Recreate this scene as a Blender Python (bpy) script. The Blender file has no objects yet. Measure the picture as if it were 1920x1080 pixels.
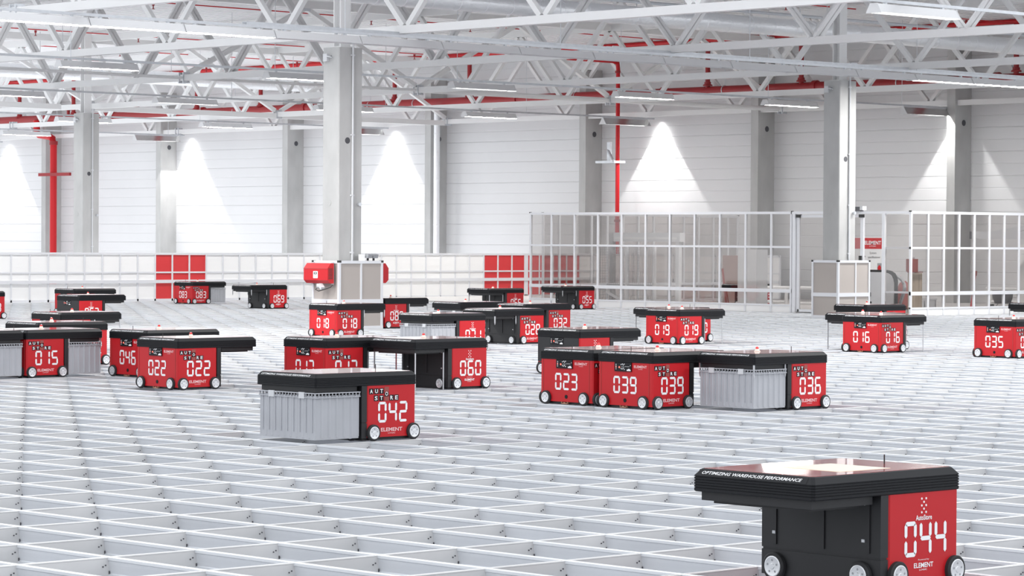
import bpy, bmesh, math, random
from mathutils import Matrix, Vector
random.seed(7)
sc = bpy.context.scene
COL = sc.collection

# ------------------------------------------------------------------ camera, world, exposure
LA, LB = 0.48, 0.7035857          # pitch of the track grid along x and y (metres)
CAM = Vector((-9.601, -13.494, 1.406))
YAW, PITCH, ROLL, FPX = -0.758505, 0.0160296, 0.0060602, 5549.1
def camera():
    cy, sy = math.cos(YAW), math.sin(YAW)
    R0 = Vector((cy, sy, 0)); F0 = Vector((-sy, cy, 0)); U0 = Vector((0, 0, 1))
    F = F0*math.cos(PITCH)-U0*math.sin(PITCH); Up = U0*math.cos(PITCH)+F0*math.sin(PITCH)
    R = R0*math.cos(ROLL)+Up*math.sin(ROLL); U = Up*math.cos(ROLL)-R0*math.sin(ROLL)
    cd = bpy.data.cameras.new('camera'); co = bpy.data.objects.new('camera', cd); COL.objects.link(co)
    m = Matrix((R, U, -F)).transposed().to_4x4(); m.translation = CAM
    co.matrix_world = m
    cd.sensor_width = 36.0; cd.lens = FPX/1920.0*36.0; cd.clip_start = 0.1; cd.clip_end = 500
    sc.camera = co
camera()
w = bpy.data.worlds.new('white_fill'); sc.world = w; w.use_nodes = True  # plain white surround added as soft front fill where the near roof is left out
bg = w.node_tree.nodes['Background']; bg.inputs[0].default_value = (0.93, 0.96, 1.0, 1); bg.inputs[1].default_value = 0.72
vs = sc.view_settings
sc.display_settings.display_device = 'sRGB'
vs.view_transform = 'Standard'; vs.look = 'None'; vs.gamma = 1.0; vs.use_curve_mapping = False; vs.exposure = 1.05
sc.cycles.max_bounces = 8; sc.cycles.diffuse_bounces = 4; sc.cycles.glossy_bounces = 3; sc.cycles.transparent_max_bounces = 24
sc.cycles.sample_clamp_indirect = 6.0
LAMP_W = 14.0      # emission of the ceiling lamp diffusers
WEDGE_W = 46.0     # deep mirror lamps at the far wall
AREA_W = 58.0

# ------------------------------------------------------------------ materials
MATS = {}
def mat(name, col, rough=0.5, metal=0.0, noise=0.0, nscale=6.0, emit=0.0, spec=0.5, coat=0.0, bump=0.0, stretch=(1, 1, 1)):
    m = bpy.data.materials.new(name); m.use_nodes = True; nt = m.node_tree; b = nt.nodes['Principled BSDF']
    c = (col[0], col[1], col[2], 1)
    b.inputs['Base Color'].default_value = c; b.inputs['Roughness'].default_value = rough; b.inputs['Metallic'].default_value = metal
    b.inputs['Specular IOR Level'].default_value = spec; b.inputs['Coat Weight'].default_value = coat
    if emit: b.inputs['Emission Color'].default_value = c; b.inputs['Emission Strength'].default_value = emit
    if noise or bump:
        tc = nt.nodes.new('ShaderNodeTexCoord'); mp = nt.nodes.new('ShaderNodeMapping'); mp.inputs['Scale'].default_value = stretch
        n = nt.nodes.new('ShaderNodeTexNoise'); n.inputs['Scale'].default_value = nscale; n.inputs['Detail'].default_value = 6
        nt.links.new(tc.outputs['Object'], mp.inputs[0]); nt.links.new(mp.outputs[0], n.inputs['Vector'])
        if noise:
            r = nt.nodes.new('ShaderNodeMapRange'); r.inputs[1].default_value = 0.3; r.inputs[2].default_value = 0.7
            r.inputs[3].default_value = 1-noise; r.inputs[4].default_value = 1+noise*0.4
            mx = nt.nodes.new('ShaderNodeMix'); mx.data_type = 'RGBA'; mx.blend_type = 'MULTIPLY'; mx.inputs[0].default_value = 1.0
            nt.links.new(n.outputs[0], r.inputs[0]); mx.inputs[6].default_value = c; nt.links.new(r.outputs[0], mx.inputs[7])
            nt.links.new(mx.outputs[2], b.inputs['Base Color'])
        if bump:
            bp = nt.nodes.new('ShaderNodeBump'); bp.inputs['Strength'].default_value = bump; bp.inputs['Distance'].default_value = 0.02
            nt.links.new(n.outputs[0], bp.inputs['Height']); nt.links.new(bp.outputs[0], b.inputs['Normal'])
    MATS[name] = m
    return m
def glass(name, tint, gloss):
    m = bpy.data.materials.new(name); m.use_nodes = True; nt = m.node_tree
    for n in list(nt.nodes): nt.nodes.remove(n)
    o = nt.nodes.new('ShaderNodeOutputMaterial'); t = nt.nodes.new('ShaderNodeBsdfTransparent'); t.inputs[0].default_value = (*tint, 1)
    g = nt.nodes.new('ShaderNodeBsdfGlossy'); g.inputs['Roughness'].default_value = 0.04
    mx = nt.nodes.new('ShaderNodeMixShader'); mx.inputs[0].default_value = gloss
    nt.links.new(t.outputs[0], mx.inputs[1]); nt.links.new(g.outputs[0], mx.inputs[2]); nt.links.new(mx.outputs[0], o.inputs[0])
    MATS[name] = m
    return m
M_ALU = mat('track_aluminium', (0.80, 0.82, 0.85), 0.40, 0.30, noise=0.10, nscale=1.3)
M_ALU_SHADED = mat('track_aluminium_shaded', (0.74, 0.735, 0.73), 0.42, 0.30, noise=0.14, nscale=1.1)  # same track metal; dimmer light on the rails along x put into its colour
M_BOLT = mat('dark_bolt', (0.07, 0.07, 0.08), 0.6)
M_PIT = mat('stored_bins', (0.30, 0.31, 0.34), 0.8)
M_RED = mat('red_panel', (0.52, 0.010, 0.016), 0.42, spec=0.35)
M_REDTOP = mat('red_gloss_lid', (0.66, 0.09, 0.09), 0.16, coat=1.0)
M_BLACK = mat('black_plastic', (0.006, 0.0065, 0.009), 0.5, spec=0.28)
M_BLACK2 = mat('black_plate', (0.012, 0.012, 0.014), 0.5)
M_RUBBER = mat('rubber', (0.02, 0.02, 0.022), 0.7)
M_HUB = mat('hub_metal', (0.78, 0.79, 0.81), 0.32, 0.6)
M_WHITE = mat('white_print', (0.9, 0.9, 0.91), 0.5)
M_PALE = mat('pale_print', (0.85, 0.55, 0.56), 0.5)
M_LED = mat('red_led', (1.0, 0.12, 0.08), 0.4, emit=1.2)
M_LENS = mat('beacon_red', (0.75, 0.03, 0.03), 0.2, coat=0.5)
M_CREAM = mat('beacon_cream', (0.85, 0.82, 0.72), 0.5)
M_STEEL = mat('band_steel', (0.55, 0.56, 0.58), 0.35, 0.7)
M_BIN = mat('bin_grey', (0.45, 0.46, 0.49), 0.5, noise=0.05)
M_BRASS = mat('contact_brass', (0.45, 0.25, 0.17), 0.4, 0.5)
M_WALL = mat('wall_cladding', (0.72, 0.72, 0.73), 0.55, noise=0.03, nscale=0.6)
M_CONC = mat('concrete', (0.50, 0.50, 0.495), 0.85, noise=0.16, nscale=2.2, bump=0.15, stretch=(1, 1, .45))
M_PAINT = mat('white_steel', (0.76, 0.76, 0.76), 0.45)
M_ROOF = mat('roof_deck', (0.87, 0.87, 0.88), 0.5)
M_GALV = mat('galvanised', (0.62, 0.64, 0.67), 0.4, 0.6, noise=0.08, nscale=9)
M_FOIL = mat('foil_duct', (0.90, 0.91, 0.93), 0.28, 0.55, bump=0.55, nscale=16)
M_PIPE = mat('red_pipe', (0.30, 0.010, 0.014), 0.42)
M_FENCE = mat('fence_white', (0.82, 0.82, 0.82), 0.5)
M_FRAME = mat('fence_profile', (0.70, 0.71, 0.74), 0.4, 0.15)
M_FRED = mat('fence_red', (0.60, 0.03, 0.035), 0.5)
M_BEIGE = mat('beige_board', (0.42, 0.38, 0.355), 0.7)
M_CAP = mat('black_cap', (0.02, 0.02, 0.02), 0.5)
M_LAMP = mat('lamp_diffuser', (1.0, 0.99, 0.97), 0.5, emit=LAMP_W)
M_REFL = mat('lamp_reflector', (0.66, 0.66, 0.67), 0.35, 0.1)
M_MIRROR = mat('mirror_reflector', (0.6, 0.6, 0.6), 0.2, 0.8)
M_GLASS = glass('pane_glass', (0.83, 0.815, 0.805), 0.07)
M_WOOD = mat('raw_wood', (0.50, 0.42, 0.33), 0.7, noise=0.3, nscale=3, stretch=(6, 6, .6))
M_MAROON = mat('maroon_wood', (0.30, 0.07, 0.06), 0.6)
M_GREY = mat('mid_grey', (0.34, 0.35, 0.37), 0.5)
M_LGREY = mat('light_grey', (0.62, 0.63, 0.65), 0.5)
M_DGREY = mat('dark_grey', (0.10, 0.10, 0.11), 0.5)
M_FLOORIN = mat('room_floor', (0.55, 0.54, 0.53), 0.6)

# ------------------------------------------------------------------ mesh helper
class MB:
    def __init__(s): s.v = []; s.f = []; s.mi = []; s.cur = 0
    def poly(s, pts):
        n = len(s.v); s.v += [tuple(p) for p in pts]; s.f.append(list(range(n, n+len(pts)))); s.mi.append(s.cur); return s
    def box(s, x0, x1, y0, y1, z0, z1):
        n = len(s.v)
        s.v += [(x0, y0, z0), (x1, y0, z0), (x1, y1, z0), (x0, y1, z0), (x0, y0, z1), (x1, y0, z1), (x1, y1, z1), (x0, y1, z1)]
        for q in ((0, 3, 2, 1), (4, 5, 6, 7), (0, 1, 5, 4), (1, 2, 6, 5), (2, 3, 7, 6), (3, 0, 4, 7)):
            s.f.append([n+k for k in q]); s.mi.append(s.cur)
        return s
    def prism(s, poly, axis, a0, a1, cap=True):
        m = {'x': lambda u, w, a: (a, u, w), 'y': lambda u, w, a: (u, a, w), 'z': lambda u, w, a: (u, w, a)}[axis]
        n = len(s.v); k = len(poly)
        s.v += [m(u, w_, a0) for u, w_ in poly]+[m(u, w_, a1) for u, w_ in poly]
        for i in range(k):
            j = (i+1) % k; s.f.append([n+i, n+j, n+k+j, n+k+i]); s.mi.append(s.cur)
        if cap:
            s.f.append([n+i for i in range(k)]); s.f.append([n+k+i for i in range(k)][::-1]); s.mi += [s.cur]*2
        return s
    def rings(s, rings, closed=True, cap=True):
        n = len(s.v); k = len(rings[0])
        for r in rings: s.v += [tuple(p) for p in r]
        for a in range(len(rings)-1):
            for i in range(k):
                j = (i+1) % k
                if not closed and j == 0: continue
                s.f.append([n+a*k+i, n+a*k+j, n+(a+1)*k+j, n+(a+1)*k+i]); s.mi.append(s.cur)
        if cap:
            s.f.append([n+i for i in range(k)]); s.f.append([n+(len(rings)-1)*k+i for i in range(k)]); s.mi += [s.cur]*2
        return s
    def lathe(s, prof, p0, axis, n=20, cap=True):
        # prof: list of (distance along axis, radius)
        ax = Vector(axis).normalized(); t = Vector((0, 0, 1)) if abs(ax.z) < .9 else Vector((1, 0, 0))
        a = ax.cross(t).normalized(); b = ax.cross(a); p0 = Vector(p0)
        return s.rings([[p0+ax*d+(a*math.cos(2*math.pi*i/n)+b*math.sin(2*math.pi*i/n))*r for i in range(n)] for d, r in prof], cap=cap)
    def cyl(s, p0, p1, r, n=12):
        d = Vector(p1)-Vector(p0); return s.lathe([(0, r), (d.length, r)], p0, d, n)
    def bar(s, p0, p1, wd, h, up=(0, 0, 1)):
        p0 = Vector(p0); p1 = Vector(p1); d = (p1-p0).normalized(); u = Vector(up)
        if abs(d.dot(u)) > .98: u = Vector((1, 0, 0))
        a = d.cross(u).normalized(); b = a.cross(d)
        q = [a*(-wd/2)+b*(-h/2), a*(wd/2)+b*(-h/2), a*(wd/2)+b*(h/2), a*(-wd/2)+b*(h/2)]
        return s.rings([[p0+o for o in q], [p1+o for o in q]])
    def tube(s, pts, r, n=8):
        pts = [Vector(p) for p in pts]; rings = []
        for i, p in enumerate(pts):
            d = (pts[min(i+1, len(pts)-1)]-pts[max(i-1, 0)]).normalized(); t = Vector((0, 0, 1)) if abs(d.z) < .9 else Vector((1, 0, 0))
            a = d.cross(t).normalized(); b = a.cross(d)
            rings.append([p+(a*math.cos(2*math.pi*k/n)+b*math.sin(2*math.pi*k/n))*r for k in range(n)])
        return s.rings(rings)
    def mesh(s, name, mats, smooth=False):
        me = bpy.data.meshes.new(name); me.from_pydata(s.v, [], s.f)
        for m in (mats if isinstance(mats, (list, tuple)) else [mats]): me.materials.append(m)
        if any(s.mi): me.polygons.foreach_set('material_index', s.mi)
        bm = bmesh.new(); bm.from_mesh(me); bmesh.ops.recalc_face_normals(bm, faces=bm.faces); bm.to_mesh(me); bm.free()
        if smooth:
            me.polygons.foreach_set('use_smooth', [True]*len(me.polygons)); me.set_sharp_from_angle(angle=0.6)
        me.update(); return me
    def build(s, name, mats, parent=None, smooth=False, loc=None):
        return link(name, s.mesh(name, mats, smooth), parent, loc)
def link(name, me, parent=None, loc=None):
    o = bpy.data.objects.new(name, me); COL.objects.link(o)
    if parent is not None: o.parent = parent
    if loc is not None: o.location = loc
    return o
def tag(o, label=None, cat=None, group=None, kind=None):
    if label: o['label'] = label
    if cat: o['category'] = cat
    if group: o['group'] = group
    if kind: o['kind'] = kind
    return o
def thing(name, label, cat, loc=(0, 0, 0), group=None, kind=None):
    o = bpy.data.objects.new(name, None); COL.objects.link(o); o.location = loc; o.empty_display_size = 0.2
    return tag(o, label, cat, group, kind)
ORD = ['first', 'second', 'third', 'fourth', 'fifth', 'sixth', 'seventh', 'eighth', 'ninth', 'tenth', 'eleventh', 'twelfth']

# lettering -> solid mesh, returned as 2D placed on a face: right vector, up vector, normal
TXT = {}
def text_verts(s, size, bold=0.0, shear=0.0, space=1.0):
    k = (s, size, bold, shear, space)
    if k not in TXT:
        cu = bpy.data.curves.new('lettering', 'FONT'); cu.body = s; cu.size = size; cu.offset = bold*size; cu.shear = shear
        cu.space_character = space; cu.resolution_u = 2; cu.align_x = 'LEFT'
        o = bpy.data.objects.new('lettering', cu); COL.objects.link(o)
        dg = bpy.context.evaluated_depsgraph_get(); me = bpy.data.meshes.new_from_object(o.evaluated_get(dg))
        v = [tuple(x.co) for x in me.vertices]; f = [list(p.vertices) for p in me.polygons]
        bpy.data.objects.remove(o); bpy.data.curves.remove(cu); bpy.data.meshes.remove(me)
        TXT[k] = (v, f)
    return TXT[k]
def put_text(mb, s, org, right, up, height, width=None, bold=0.0, shear=0.0, space=1.0, lift=0.0012):
    v, f = text_verts(s, 1.0, bold, shear, space)
    if not v: return
    x0 = min(p[0] for p in v); x1 = max(p[0] for p in v); y0 = min(p[1] for p in v); y1 = max(p[1] for p in v)
    sy = height/(y1-y0); sx = sy if width is None else width/(x1-x0)
    R, U = Vector(right), Vector(up); N = R.cross(U).normalized(); org = Vector(org)+N*lift
    n = len(mb.v)
    mb.v += [tuple(org+R*((p[0]-x0)*sx)+U*((p[1]-y0)*sy)) for p in v]
    for q in f: mb.f.append([n+k for k in q]); mb.mi.append(mb.cur)
SEG = {'0': 'abcdef', '1': 'bc', '2': 'abged', '3': 'abgcd', '4': 'fgbc', '5': 'afgcd', '6': 'afgedc', '7': 'abc', '8': 'abcdefg', '9': 'abcdfg'}
def put_number(mb, s, org, right, up, h=0.145, wd=0.078, pitch=0.097, t=0.018, lift=0.0014):
    R, U = Vector(right), Vector(up); N = R.cross(U).normalized(); org = Vector(org)+N*lift
    def P(x, y): return org+R*x+U*y
    for i, ch in enumerate(s):
        ox = i*pitch
        def H(y, g=0.005):
            mb.poly([P(ox+g, y), P(ox+g+t/2, y+t/2), P(ox+wd-g-t/2, y+t/2), P(ox+wd-g, y), P(ox+wd-g-t/2, y-t/2), P(ox+g+t/2, y-t/2)])
        def V(x, y0, y1, g=0.005):
            y0 += g; y1 -= g
            mb.poly([P(ox+x, y0), P(ox+x+t/2, y0+t/2), P(ox+x+t/2, y1-t/2), P(ox+x, y1), P(ox+x-t/2, y1-t/2), P(ox+x-t/2, y0+t/2)])
        for c in SEG[ch]:
            if c == 'a': H(h-t/2)
            elif c == 'g': H(h/2)
            elif c == 'd': H(t/2)
            elif c == 'b': V(wd-t/2, h/2, h-t/2+.006)
            elif c == 'c': V(wd-t/2, t/2-.006, h/2)
            elif c == 'f': V(t/2, h/2, h-t/2+.006)
            elif c == 'e': V(t/2, t/2-.006, h/2)

# ------------------------------------------------------------------ setting: track grid (floor)
YF = 57.3*LB                       # far edge of the grid at the white fence
XR = 35.2                          # front of the glazed room
YR = 22.62                         # right-hand run of the glazed room
XW = 45.2                          # cladding of the far wall
def rail_a(y, x0, x1, mb):         # rails along x, 52 mm wide, double running groove
    p = [(-.017, 0), (-.007, 0), (-.005, -.005), (.005, -.005), (.007, 0), (.017, 0), (.017, -.004), (.0150, -.006), (.0150, -.082), (.022, -.086), (.022, -.092), (-.022, -.092), (-.022, -.086), (-.0150, -.082), (-.0150, -.006), (-.017, -.004)]
    mb.prism([(y+u, z) for u, z in p], 'x', x0, x1)
def rail_b(x, y0, y1, mb):         # rails along y, 46 mm wide with overhanging lips
    h = [(.006, .0005), (.019, .0005), (.019, -.0115), (.013, -.016), (.0115, -.030), (.0085, -.050), (.0065, -.070), (.013, -.075), (.013, -.092)]
    p = h+[(-u, z) for u, z in h[::-1]]+[(-.004, -.005), (.004, -.005)]
    mb.prism([(x+u, z) for u, z in p], 'y', y0, y1)
fl = MB()
fl.box(-25, 46, -25, YF, -.42, -.40)
floor = fl.build('floor', M_PIT); tag(floor, 'aluminium track grid floor of rectangular cells under all the robots', 'floor', kind='structure')
ra = MB()
for j in range(-22, 58):
    rail_a(j*LB, -20, XR if j*LB > YR else 45, ra)
ra.build('long_rails', M_ALU_SHADED, floor)
rb = MB()
for i in range(-40, 94):
    rail_b(i*LA, -16, YF if i*LA < XR+.05 else YR, rb)
rb.build('cross_rails', M_ALU, floor)
bo = MB()                           # dark bolt heads and corner notches beside the nearer rail crossings
for i in range(-8, 34):
    for j in range(-11, 16):
        x, y = i*LA, j*LB
        d = (x-CAM.x)*.688+(y-CAM.y)*.726; s_ = (x-CAM.x)*.726-(y-CAM.y)*.688
        if d < 11 or d > 27 or abs(s_) > d*.19: continue
        yy = y-.0152
        for dx, z in ((-.030, -.034), (-.044, -.040)):
            bo.box(x+dx-.0028, x+dx+.0028, yy-.003, yy, z-.0028, z+.0028)
        bo.box(x-.0125, x-.0085, yy-.004, yy, -.074, -.060)
        xx = x+.0068
        bo.box(xx, xx+.003, y-.05, y-.044, -.045, -.039)
tag(bo.build('bolt_heads', M_BOLT, floor), kind='stuff')

# far wall: horizontal metal cladding with a shallow joint every quarter metre
wl = MB(); z = -4.0; prof = [(XW+.12, -4.0), (XW, -4.0)]
k = 0
while z < 7.2:
    dp = .016 if k % 2 == 0 else .007
    prof += [(XW, z+.255), (XW+dp, z+.262), (XW+dp, z+.272), (XW, z+.279)]
    z += .279; k += 1
prof += [(XW, z), (XW+.12, z)]
wl.prism(prof, 'y', 14, 82, cap=False)
tag(wl.build('wall_back', M_WALL), 'far wall of horizontal white metal cladding panels', 'wall', kind='structure')
# roof deck: trapezoid sheet over the far part of the hall, ribs along x
rf = MB(); y = 14.0; pts = []
while y < 82:
    pts += [(y, 6.46), (y+.14, 6.46), (y+.16, 6.56), (y+.28, 6.56)]
    y += .30
rf.prism(pts+[(y, 6.46), (y, 6.66), (14, 6.66)], 'x', 19, XW+.1, cap=False)
tag(rf.build('ceiling', M_ROOF), 'white corrugated roof deck over the far part of the hall', 'ceiling', kind='structure')
# raised room floor behind the glass
tag(MB().box(XR+.06, XW-.02, YR+.06, YF+3, .002, .03).build('floor_room', M_FLOORIN), 'pale floor slab of the glazed service room', 'floor', kind='structure')

# ------------------------------------------------------------------ concrete columns
def disc_x(mb, x, y, z, r): mb.lathe([(0, r), (.004, r)], (x-.003, y, z), (1, 0, 0), 20)
def disc_y(mb, x, y, z, r): mb.lathe([(0, r), (.004, r)], (x, y-.003, z), (0, 1, 0), 20)
def column(x, y, label, cond=True):
    wx, wy, zt = .478, .395, 4.42
    t = thing('concrete_column', label, 'column', (x, y, 0), 'free standing concrete columns', 'structure')
    c = .012
    MB().prism([(c, 0), (wx-c, 0), (wx, c), (wx, wy-c), (wx-c, wy), (c, wy), (0, wy-c), (0, c)], 'z', -4.0, zt).build('shaft', M_CONC, t)
    s = MB(); xx, yy = wx*.46, wy*.5                           # H section steel post on the head
    for a in (-.09, .07): s.box(xx-.10, xx+.10, yy+a, yy+a+.02, zt, 6.40)
    s.box(xx-.008, xx+.008, yy-.07, yy+.07, zt, 6.40); s.box(xx-.14, xx+.14, yy-.14, yy+.14, zt, zt+.02)
    s.build('steel_post', M_PAINT, t)
    h = MB(); disc_y(h, wx*.37, 0, 2.96 if cond else 2.9, .05); disc_x(h, 0, wy*.5, 4.27, .02); h.build('drilled_hole', M_BOLT, t)
    g = MB(); g.lathe([(0, .05), (.006, .05), (.006, .034), (.002, .03)], (-.005, wy*.58, 1.98), (1, 0, 0), 20); g.build('lifting_socket', M_CONC, t)
    b = MB(); b.box(-.05, 0, wy*.62, wy*.86, 4.2, 4.32); b.bar((-.045, wy*.62, 4.28), (-.03, wy*.36, 4.26), .018, .018)
    b.build('junction_box', M_LGREY, t)
    p = MB(); p.cyl((wx*.56, -.02, .5), (wx*.56, -.02, zt+.12), .017, 10)
    for zz in (1.2, 2.1, 3.05, 4.3): p.box(wx*.56-.032, wx*.56+.032, -.03, 0, zz-.012, zz+.012)
    p.build('conduit', M_LGREY, t, True)
    q = MB(); q.lathe([(0, .03), (.03, .03), (.03, .018), (.06, .018)], (wx*.83, -.06, 1.96), (0, 1, 0), 14); q.build('hook', M_GALV, t)
    return t
column(20.30, 22.02, 'concrete column rising from the beige box with two red chargers')
column(32.66, 22.28, 'concrete column standing by the glass room door in a beige box')
column(32.05, 45.55, 'slender concrete column behind the white fence near the red standpipe')
def wall_column(y, label, hole=True):
    t = thing('wall_column', label, 'column', (XW, y, 0), 'concrete columns along the far wall', 'structure')
    MB().box(-.60, .02, 0, .235, -4, 5.85).build('shaft', M_CONC, t)
    if hole:
        h = MB(); disc_y(h, -.28, 0, 4.18, .07); h.build('drilled_hole', M_BOLT, t)
WC = [28.95, 35.0, 40.98, 47.0, 53.2, 59.3, 65.4]
for y, lb in zip(WC, ['wall column beside the light cone nearest the right edge', 'wall column half hidden behind the glass room door column', 'wall column with the thin red riser pipe beside it', 'wall column with the silver foil duct running down it', 'wall column just left of the big middle column', 'wall column brightly lit by a lamp cone above the left red fence panels', 'wall column behind the slender free standing column']):
    wall_column(y-.02, lb)

# ------------------------------------------------------------------ roof steel
PLANES = [14.44, 20.54, 26.6, 32.9, 38.8, 44.75]
PL_LAB = ['the near end of the long light rail', 'the middle column', 'the bay between the two front columns', 'the glass room door column', 'the glazed room', 'the far wall']
def truss(x, y0, label, big=False):
    t = thing('roof_truss', label, 'truss', (x, y0, 4.64), 'white lattice trusses under the roof', 'structure')
    L = 12.12
    MB().box(-.065, .065, 0, L, -.062, .062).build('bottom_chord', M_PAINT, t)
    MB().box(-.07, .07, 0, L, 1.58, 1.74).build('top_chord', M_PAINT, t)
    for k in range(8):
        a = k*L/8; b = (k+1)*L/8
        lo, hi = (b, a) if k % 2 == 0 else (a, b)
        m = MB(); g = .05
        d = g if lo > hi else -g
        if big:
            for sx in (-.045, .045): m.bar((sx, lo-d, .06), (sx, hi+d, 1.58), .035, .115, up=(1, 0, 0))
        else: m.bar((0, lo-d, .06), (0, hi+d, 1.58), .085, .085, up=(1, 0, 0))
        m.build('web_brace', M_PAINT, t)
    for e in (0.07, L-.07):
        m = MB(); m.box(-.085, .085, e-.012, e+.012, -.11, .11)
        for sx in (-.05, .05):
            for sz in (-.07, .07): m.box(sx-.014, sx+.014, e-.03, e+.03, sz-.014, sz+.014)
        m.build('joint_plate', M_GALV, t)
SP = ['span in front of the column row', 'span right behind the front columns', 'span above the white fence', 'span beyond the slender column', 'last span on the left']
for pi, x in enumerate(PLANES):
    for si, y0 in enumerate((10.1, 22.22, 34.34, 46.46, 58.58)):
        if (pi == 0 and si > 1) or (pi == 1 and si > 2) or (pi == 5 and si < 1): continue
        truss(x, y0, 'white roof truss over %s, %s' % (PL_LAB[pi], SP[si]), big=pi == 2)
def strut(y, x0, x1, z, r, label, rnd=True):
    m = MB()
    if rnd: m.cyl((x0, y, z), (x1, y, z), r, 12)
    else: m.box(x0, x1, y-r, y+r, z-r, z+r)
    tag(m.build('tie_beam', M_PAINT, None, rnd), label, 'beam', 'tie beams between the trusses', 'structure')
strut(34.34, 14, 32.8, 4.64, .03, 'thin white tie rod reaching the truss joint right of the middle column')
strut(34.34, 32.98, 44.6, 4.64, .055, 'round white tie beam running over the glazed room')
strut(46.46, 26.7, 32.0, 4.60, .065, 'white tie beam left of the slender column head', False)
strut(46.46, 32.6, 44.6, 4.60, .065, 'white tie beam from the slender column to the far wall', False)
def bracing(y, x0, x1, label):
    t = thing('bracing_frame', label, 'brace', (x0, y, 0), 'cross bracing between the trusses', 'structure'); L = x1-x0
    for a, b in (((.1, 4.74), (L/2-.05, 6.2)), ((L/2+.05, 6.2), (L-.1, 4.74))):
        MB().bar((a[0], 0, a[1]), (b[0], 0, b[1]), .09, .10, up=(0, 1, 0)).build('diagonal', M_PAINT, t)
    MB().box(L/2-.09, L/2+.09, -.06, .06, 6.16, 6.32).build('joint_plate', M_GALV, t)
bracing(34.34, 26.6, 32.9, 'cross bracing right of the middle column head, left bay')
bracing(34.34, 32.9, 38.8, 'cross bracing rising right of the truss joint over the fence')
bracing(34.34, 38.8, 44.75, 'cross bracing over the glazed room next to the far wall')
bracing(46.46, 26.6, 32.9, 'cross bracing left of the slender column head')
bracing(46.46, 32.9, 38.8, 'cross bracing between the slender column and the middle column')
bracing(46.46, 38.8, 44.75, 'cross bracing ending at the wall column with the foil duct')
strut(22.22, 33.1, 44.6, 6.26, .07, 'high white beam between the door column and the far wall', False)
strut(46.46, 26.6, 44.6, 6.26, .08, 'high white beam over the slender column', False)
strut(34.34, 26.6, 44.6, 6.30, .08, 'high white beam along the middle truss joints', False)

# ------------------------------------------------------------------ ducts and pipes
def ringed(mb, p0, p1, r, step, n=18):
    p0 = Vector(p0); p1 = Vector(p1); d = (p1-p0); L = d.length; prof = []; a = 0
    while a < L:
        prof += [(a, r), (min(a+step*.93, L), r), (min(a+step*.935, L), r*1.035), (min(a+step*.98, L), r*1.035), (min(a+step*.985, L), r)]; a += step
    prof.append((L, r)); mb.lathe(prof, p0, d, n)
def duct(p0, p1, r, label, hangers=()):
    t = thing('foil_duct', label, 'duct', (0, 0, 0), 'silver foil ducts', 'thing')
    m = MB(); ringed(m, p0, p1, r, .62); m.build('duct_tube', M_FOIL, t, True)
    for q in hangers:
        h = MB(); h.cyl((q[0], q[1], q[2]), (q[0], q[1], 6.46), .008, 6); h.build('hanger', M_GALV, t)
duct((21.5, 24.0, 5.50), (44.9, 24.0, 5.50), .165, 'long silver foil duct passing behind the door column head', [(x, 24.0, 5.6) for x in (29, 33.5, 38, 42)])
duct((25.5, 47.3, 5.48), (40.6, 47.3, 5.48), .17, 'silver foil duct high on the left ending behind the middle column', [(x, 47.3, 5.6) for x in (28, 32, 36, 40)])
duct((44.62, 46.75, 4.9), (44.62, 46.75, -.5), .085, 'upright silver foil duct standing beside a wall column')
t = thing('conduit_rail', 'galvanised conduit running along the top of the long foil duct', 'conduit')
m = MB(); m.cyl((22, 23.75, 5.72), (44.6, 23.75, 5.72), .03, 8); m.build('conduit_tube', M_GALV, t, True)
for x in (30, 34, 38, 42):
    MB().cyl((x, 23.75, 5.72), (x, 23.75, 6.46), .006, 6).build('hanger', M_GALV, t)
# sprinkler main
t = PW = thing('sprinkler_pipework', 'red sprinkler pipework along the far wall with drops and a tall standpipe', 'pipe')
m = MB(); m.cyl((44.5, 23, 5.12), (44.5, 68, 5.20), .115, 16); m.build('main_pipe', M_PIPE, t, True)
for y in (27.6, 33.0, 38.0, 43.4, 48.6, 52.2, 57.0, 61.5):
    MB().cyl((44.5, y, 5.13+(y-23)*.0018), (44.5, y+.12, 5.13+(y-23)*.0018), .145, 16).build('coupling', M_PIPE, t, True)
for y in (51.5, 54.9, 60.4, 64.0):
    m = MB(); m.lathe([(0, .05), (.18, .05), (.18, .10), (.23, .10)], (44.5, y, 5.25), (0, 0, 1), 12); m.build('stub', M_PIPE, t, True)
for y in (30.5, 36, 41.2, 47.5, 49.4, 55.5):
    m = MB(); m.lathe([(0, .13), (.02, .13)], (44.5, y, 5.15), (0, 1, 0), 14); m.cyl((44.5, y, 5.25), (44.5, y, 6.46), .008, 6); m.build('hanger', M_GALV, t)
m = MB(); m.cyl((44.4, 22, 6.40), (44.4, 68, 6.40), .055, 12); m.build('feed_pipe', M_RED, PW, True)['label'] = 'slim bright red pipe high under the roof'
for y in (66.68, 63.69, 57.33, 54.28, 48.35, 45.29, 36.56, 33.5, 27.12):
    d = MB().cyl((44.48, y, 5.22), (44.48, y, 6.36), .062, 12).build('drop_pipe', M_PIPE, PW, True)
    MB().lathe([(0, .12), (.03, .12), (.05, .085), (.10, .085)], (44.48, y, 5.27), (0, 0, 1), 14).build('flange', M_PIPE, d, True)
m = MB(); m.tube([(44.4, 65.6, 5.15), (44.4, 65.6, 4.85), (44.4, 65.45, 4.68), (44.4, 64.9, 4.62), (44.4, 64.72, 4.55), (44.4, 64.66, 4.4), (44.4, 64.66, -1)], .11, 14)
sp = m.build('standpipe', M_RED, PW, True); sp['label'] = 'tall bright red standpipe with an elbow'
MB().cyl((44.4, 64.66, 4.35), (44.4, 64.66, 4.47), .135, 14).build('coupling', M_PIPE, sp, True)
MB().box(44.26, 44.34, 63.6, 65.3, 3.36, 3.46).build('bracket', M_PIPE, sp)
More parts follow.
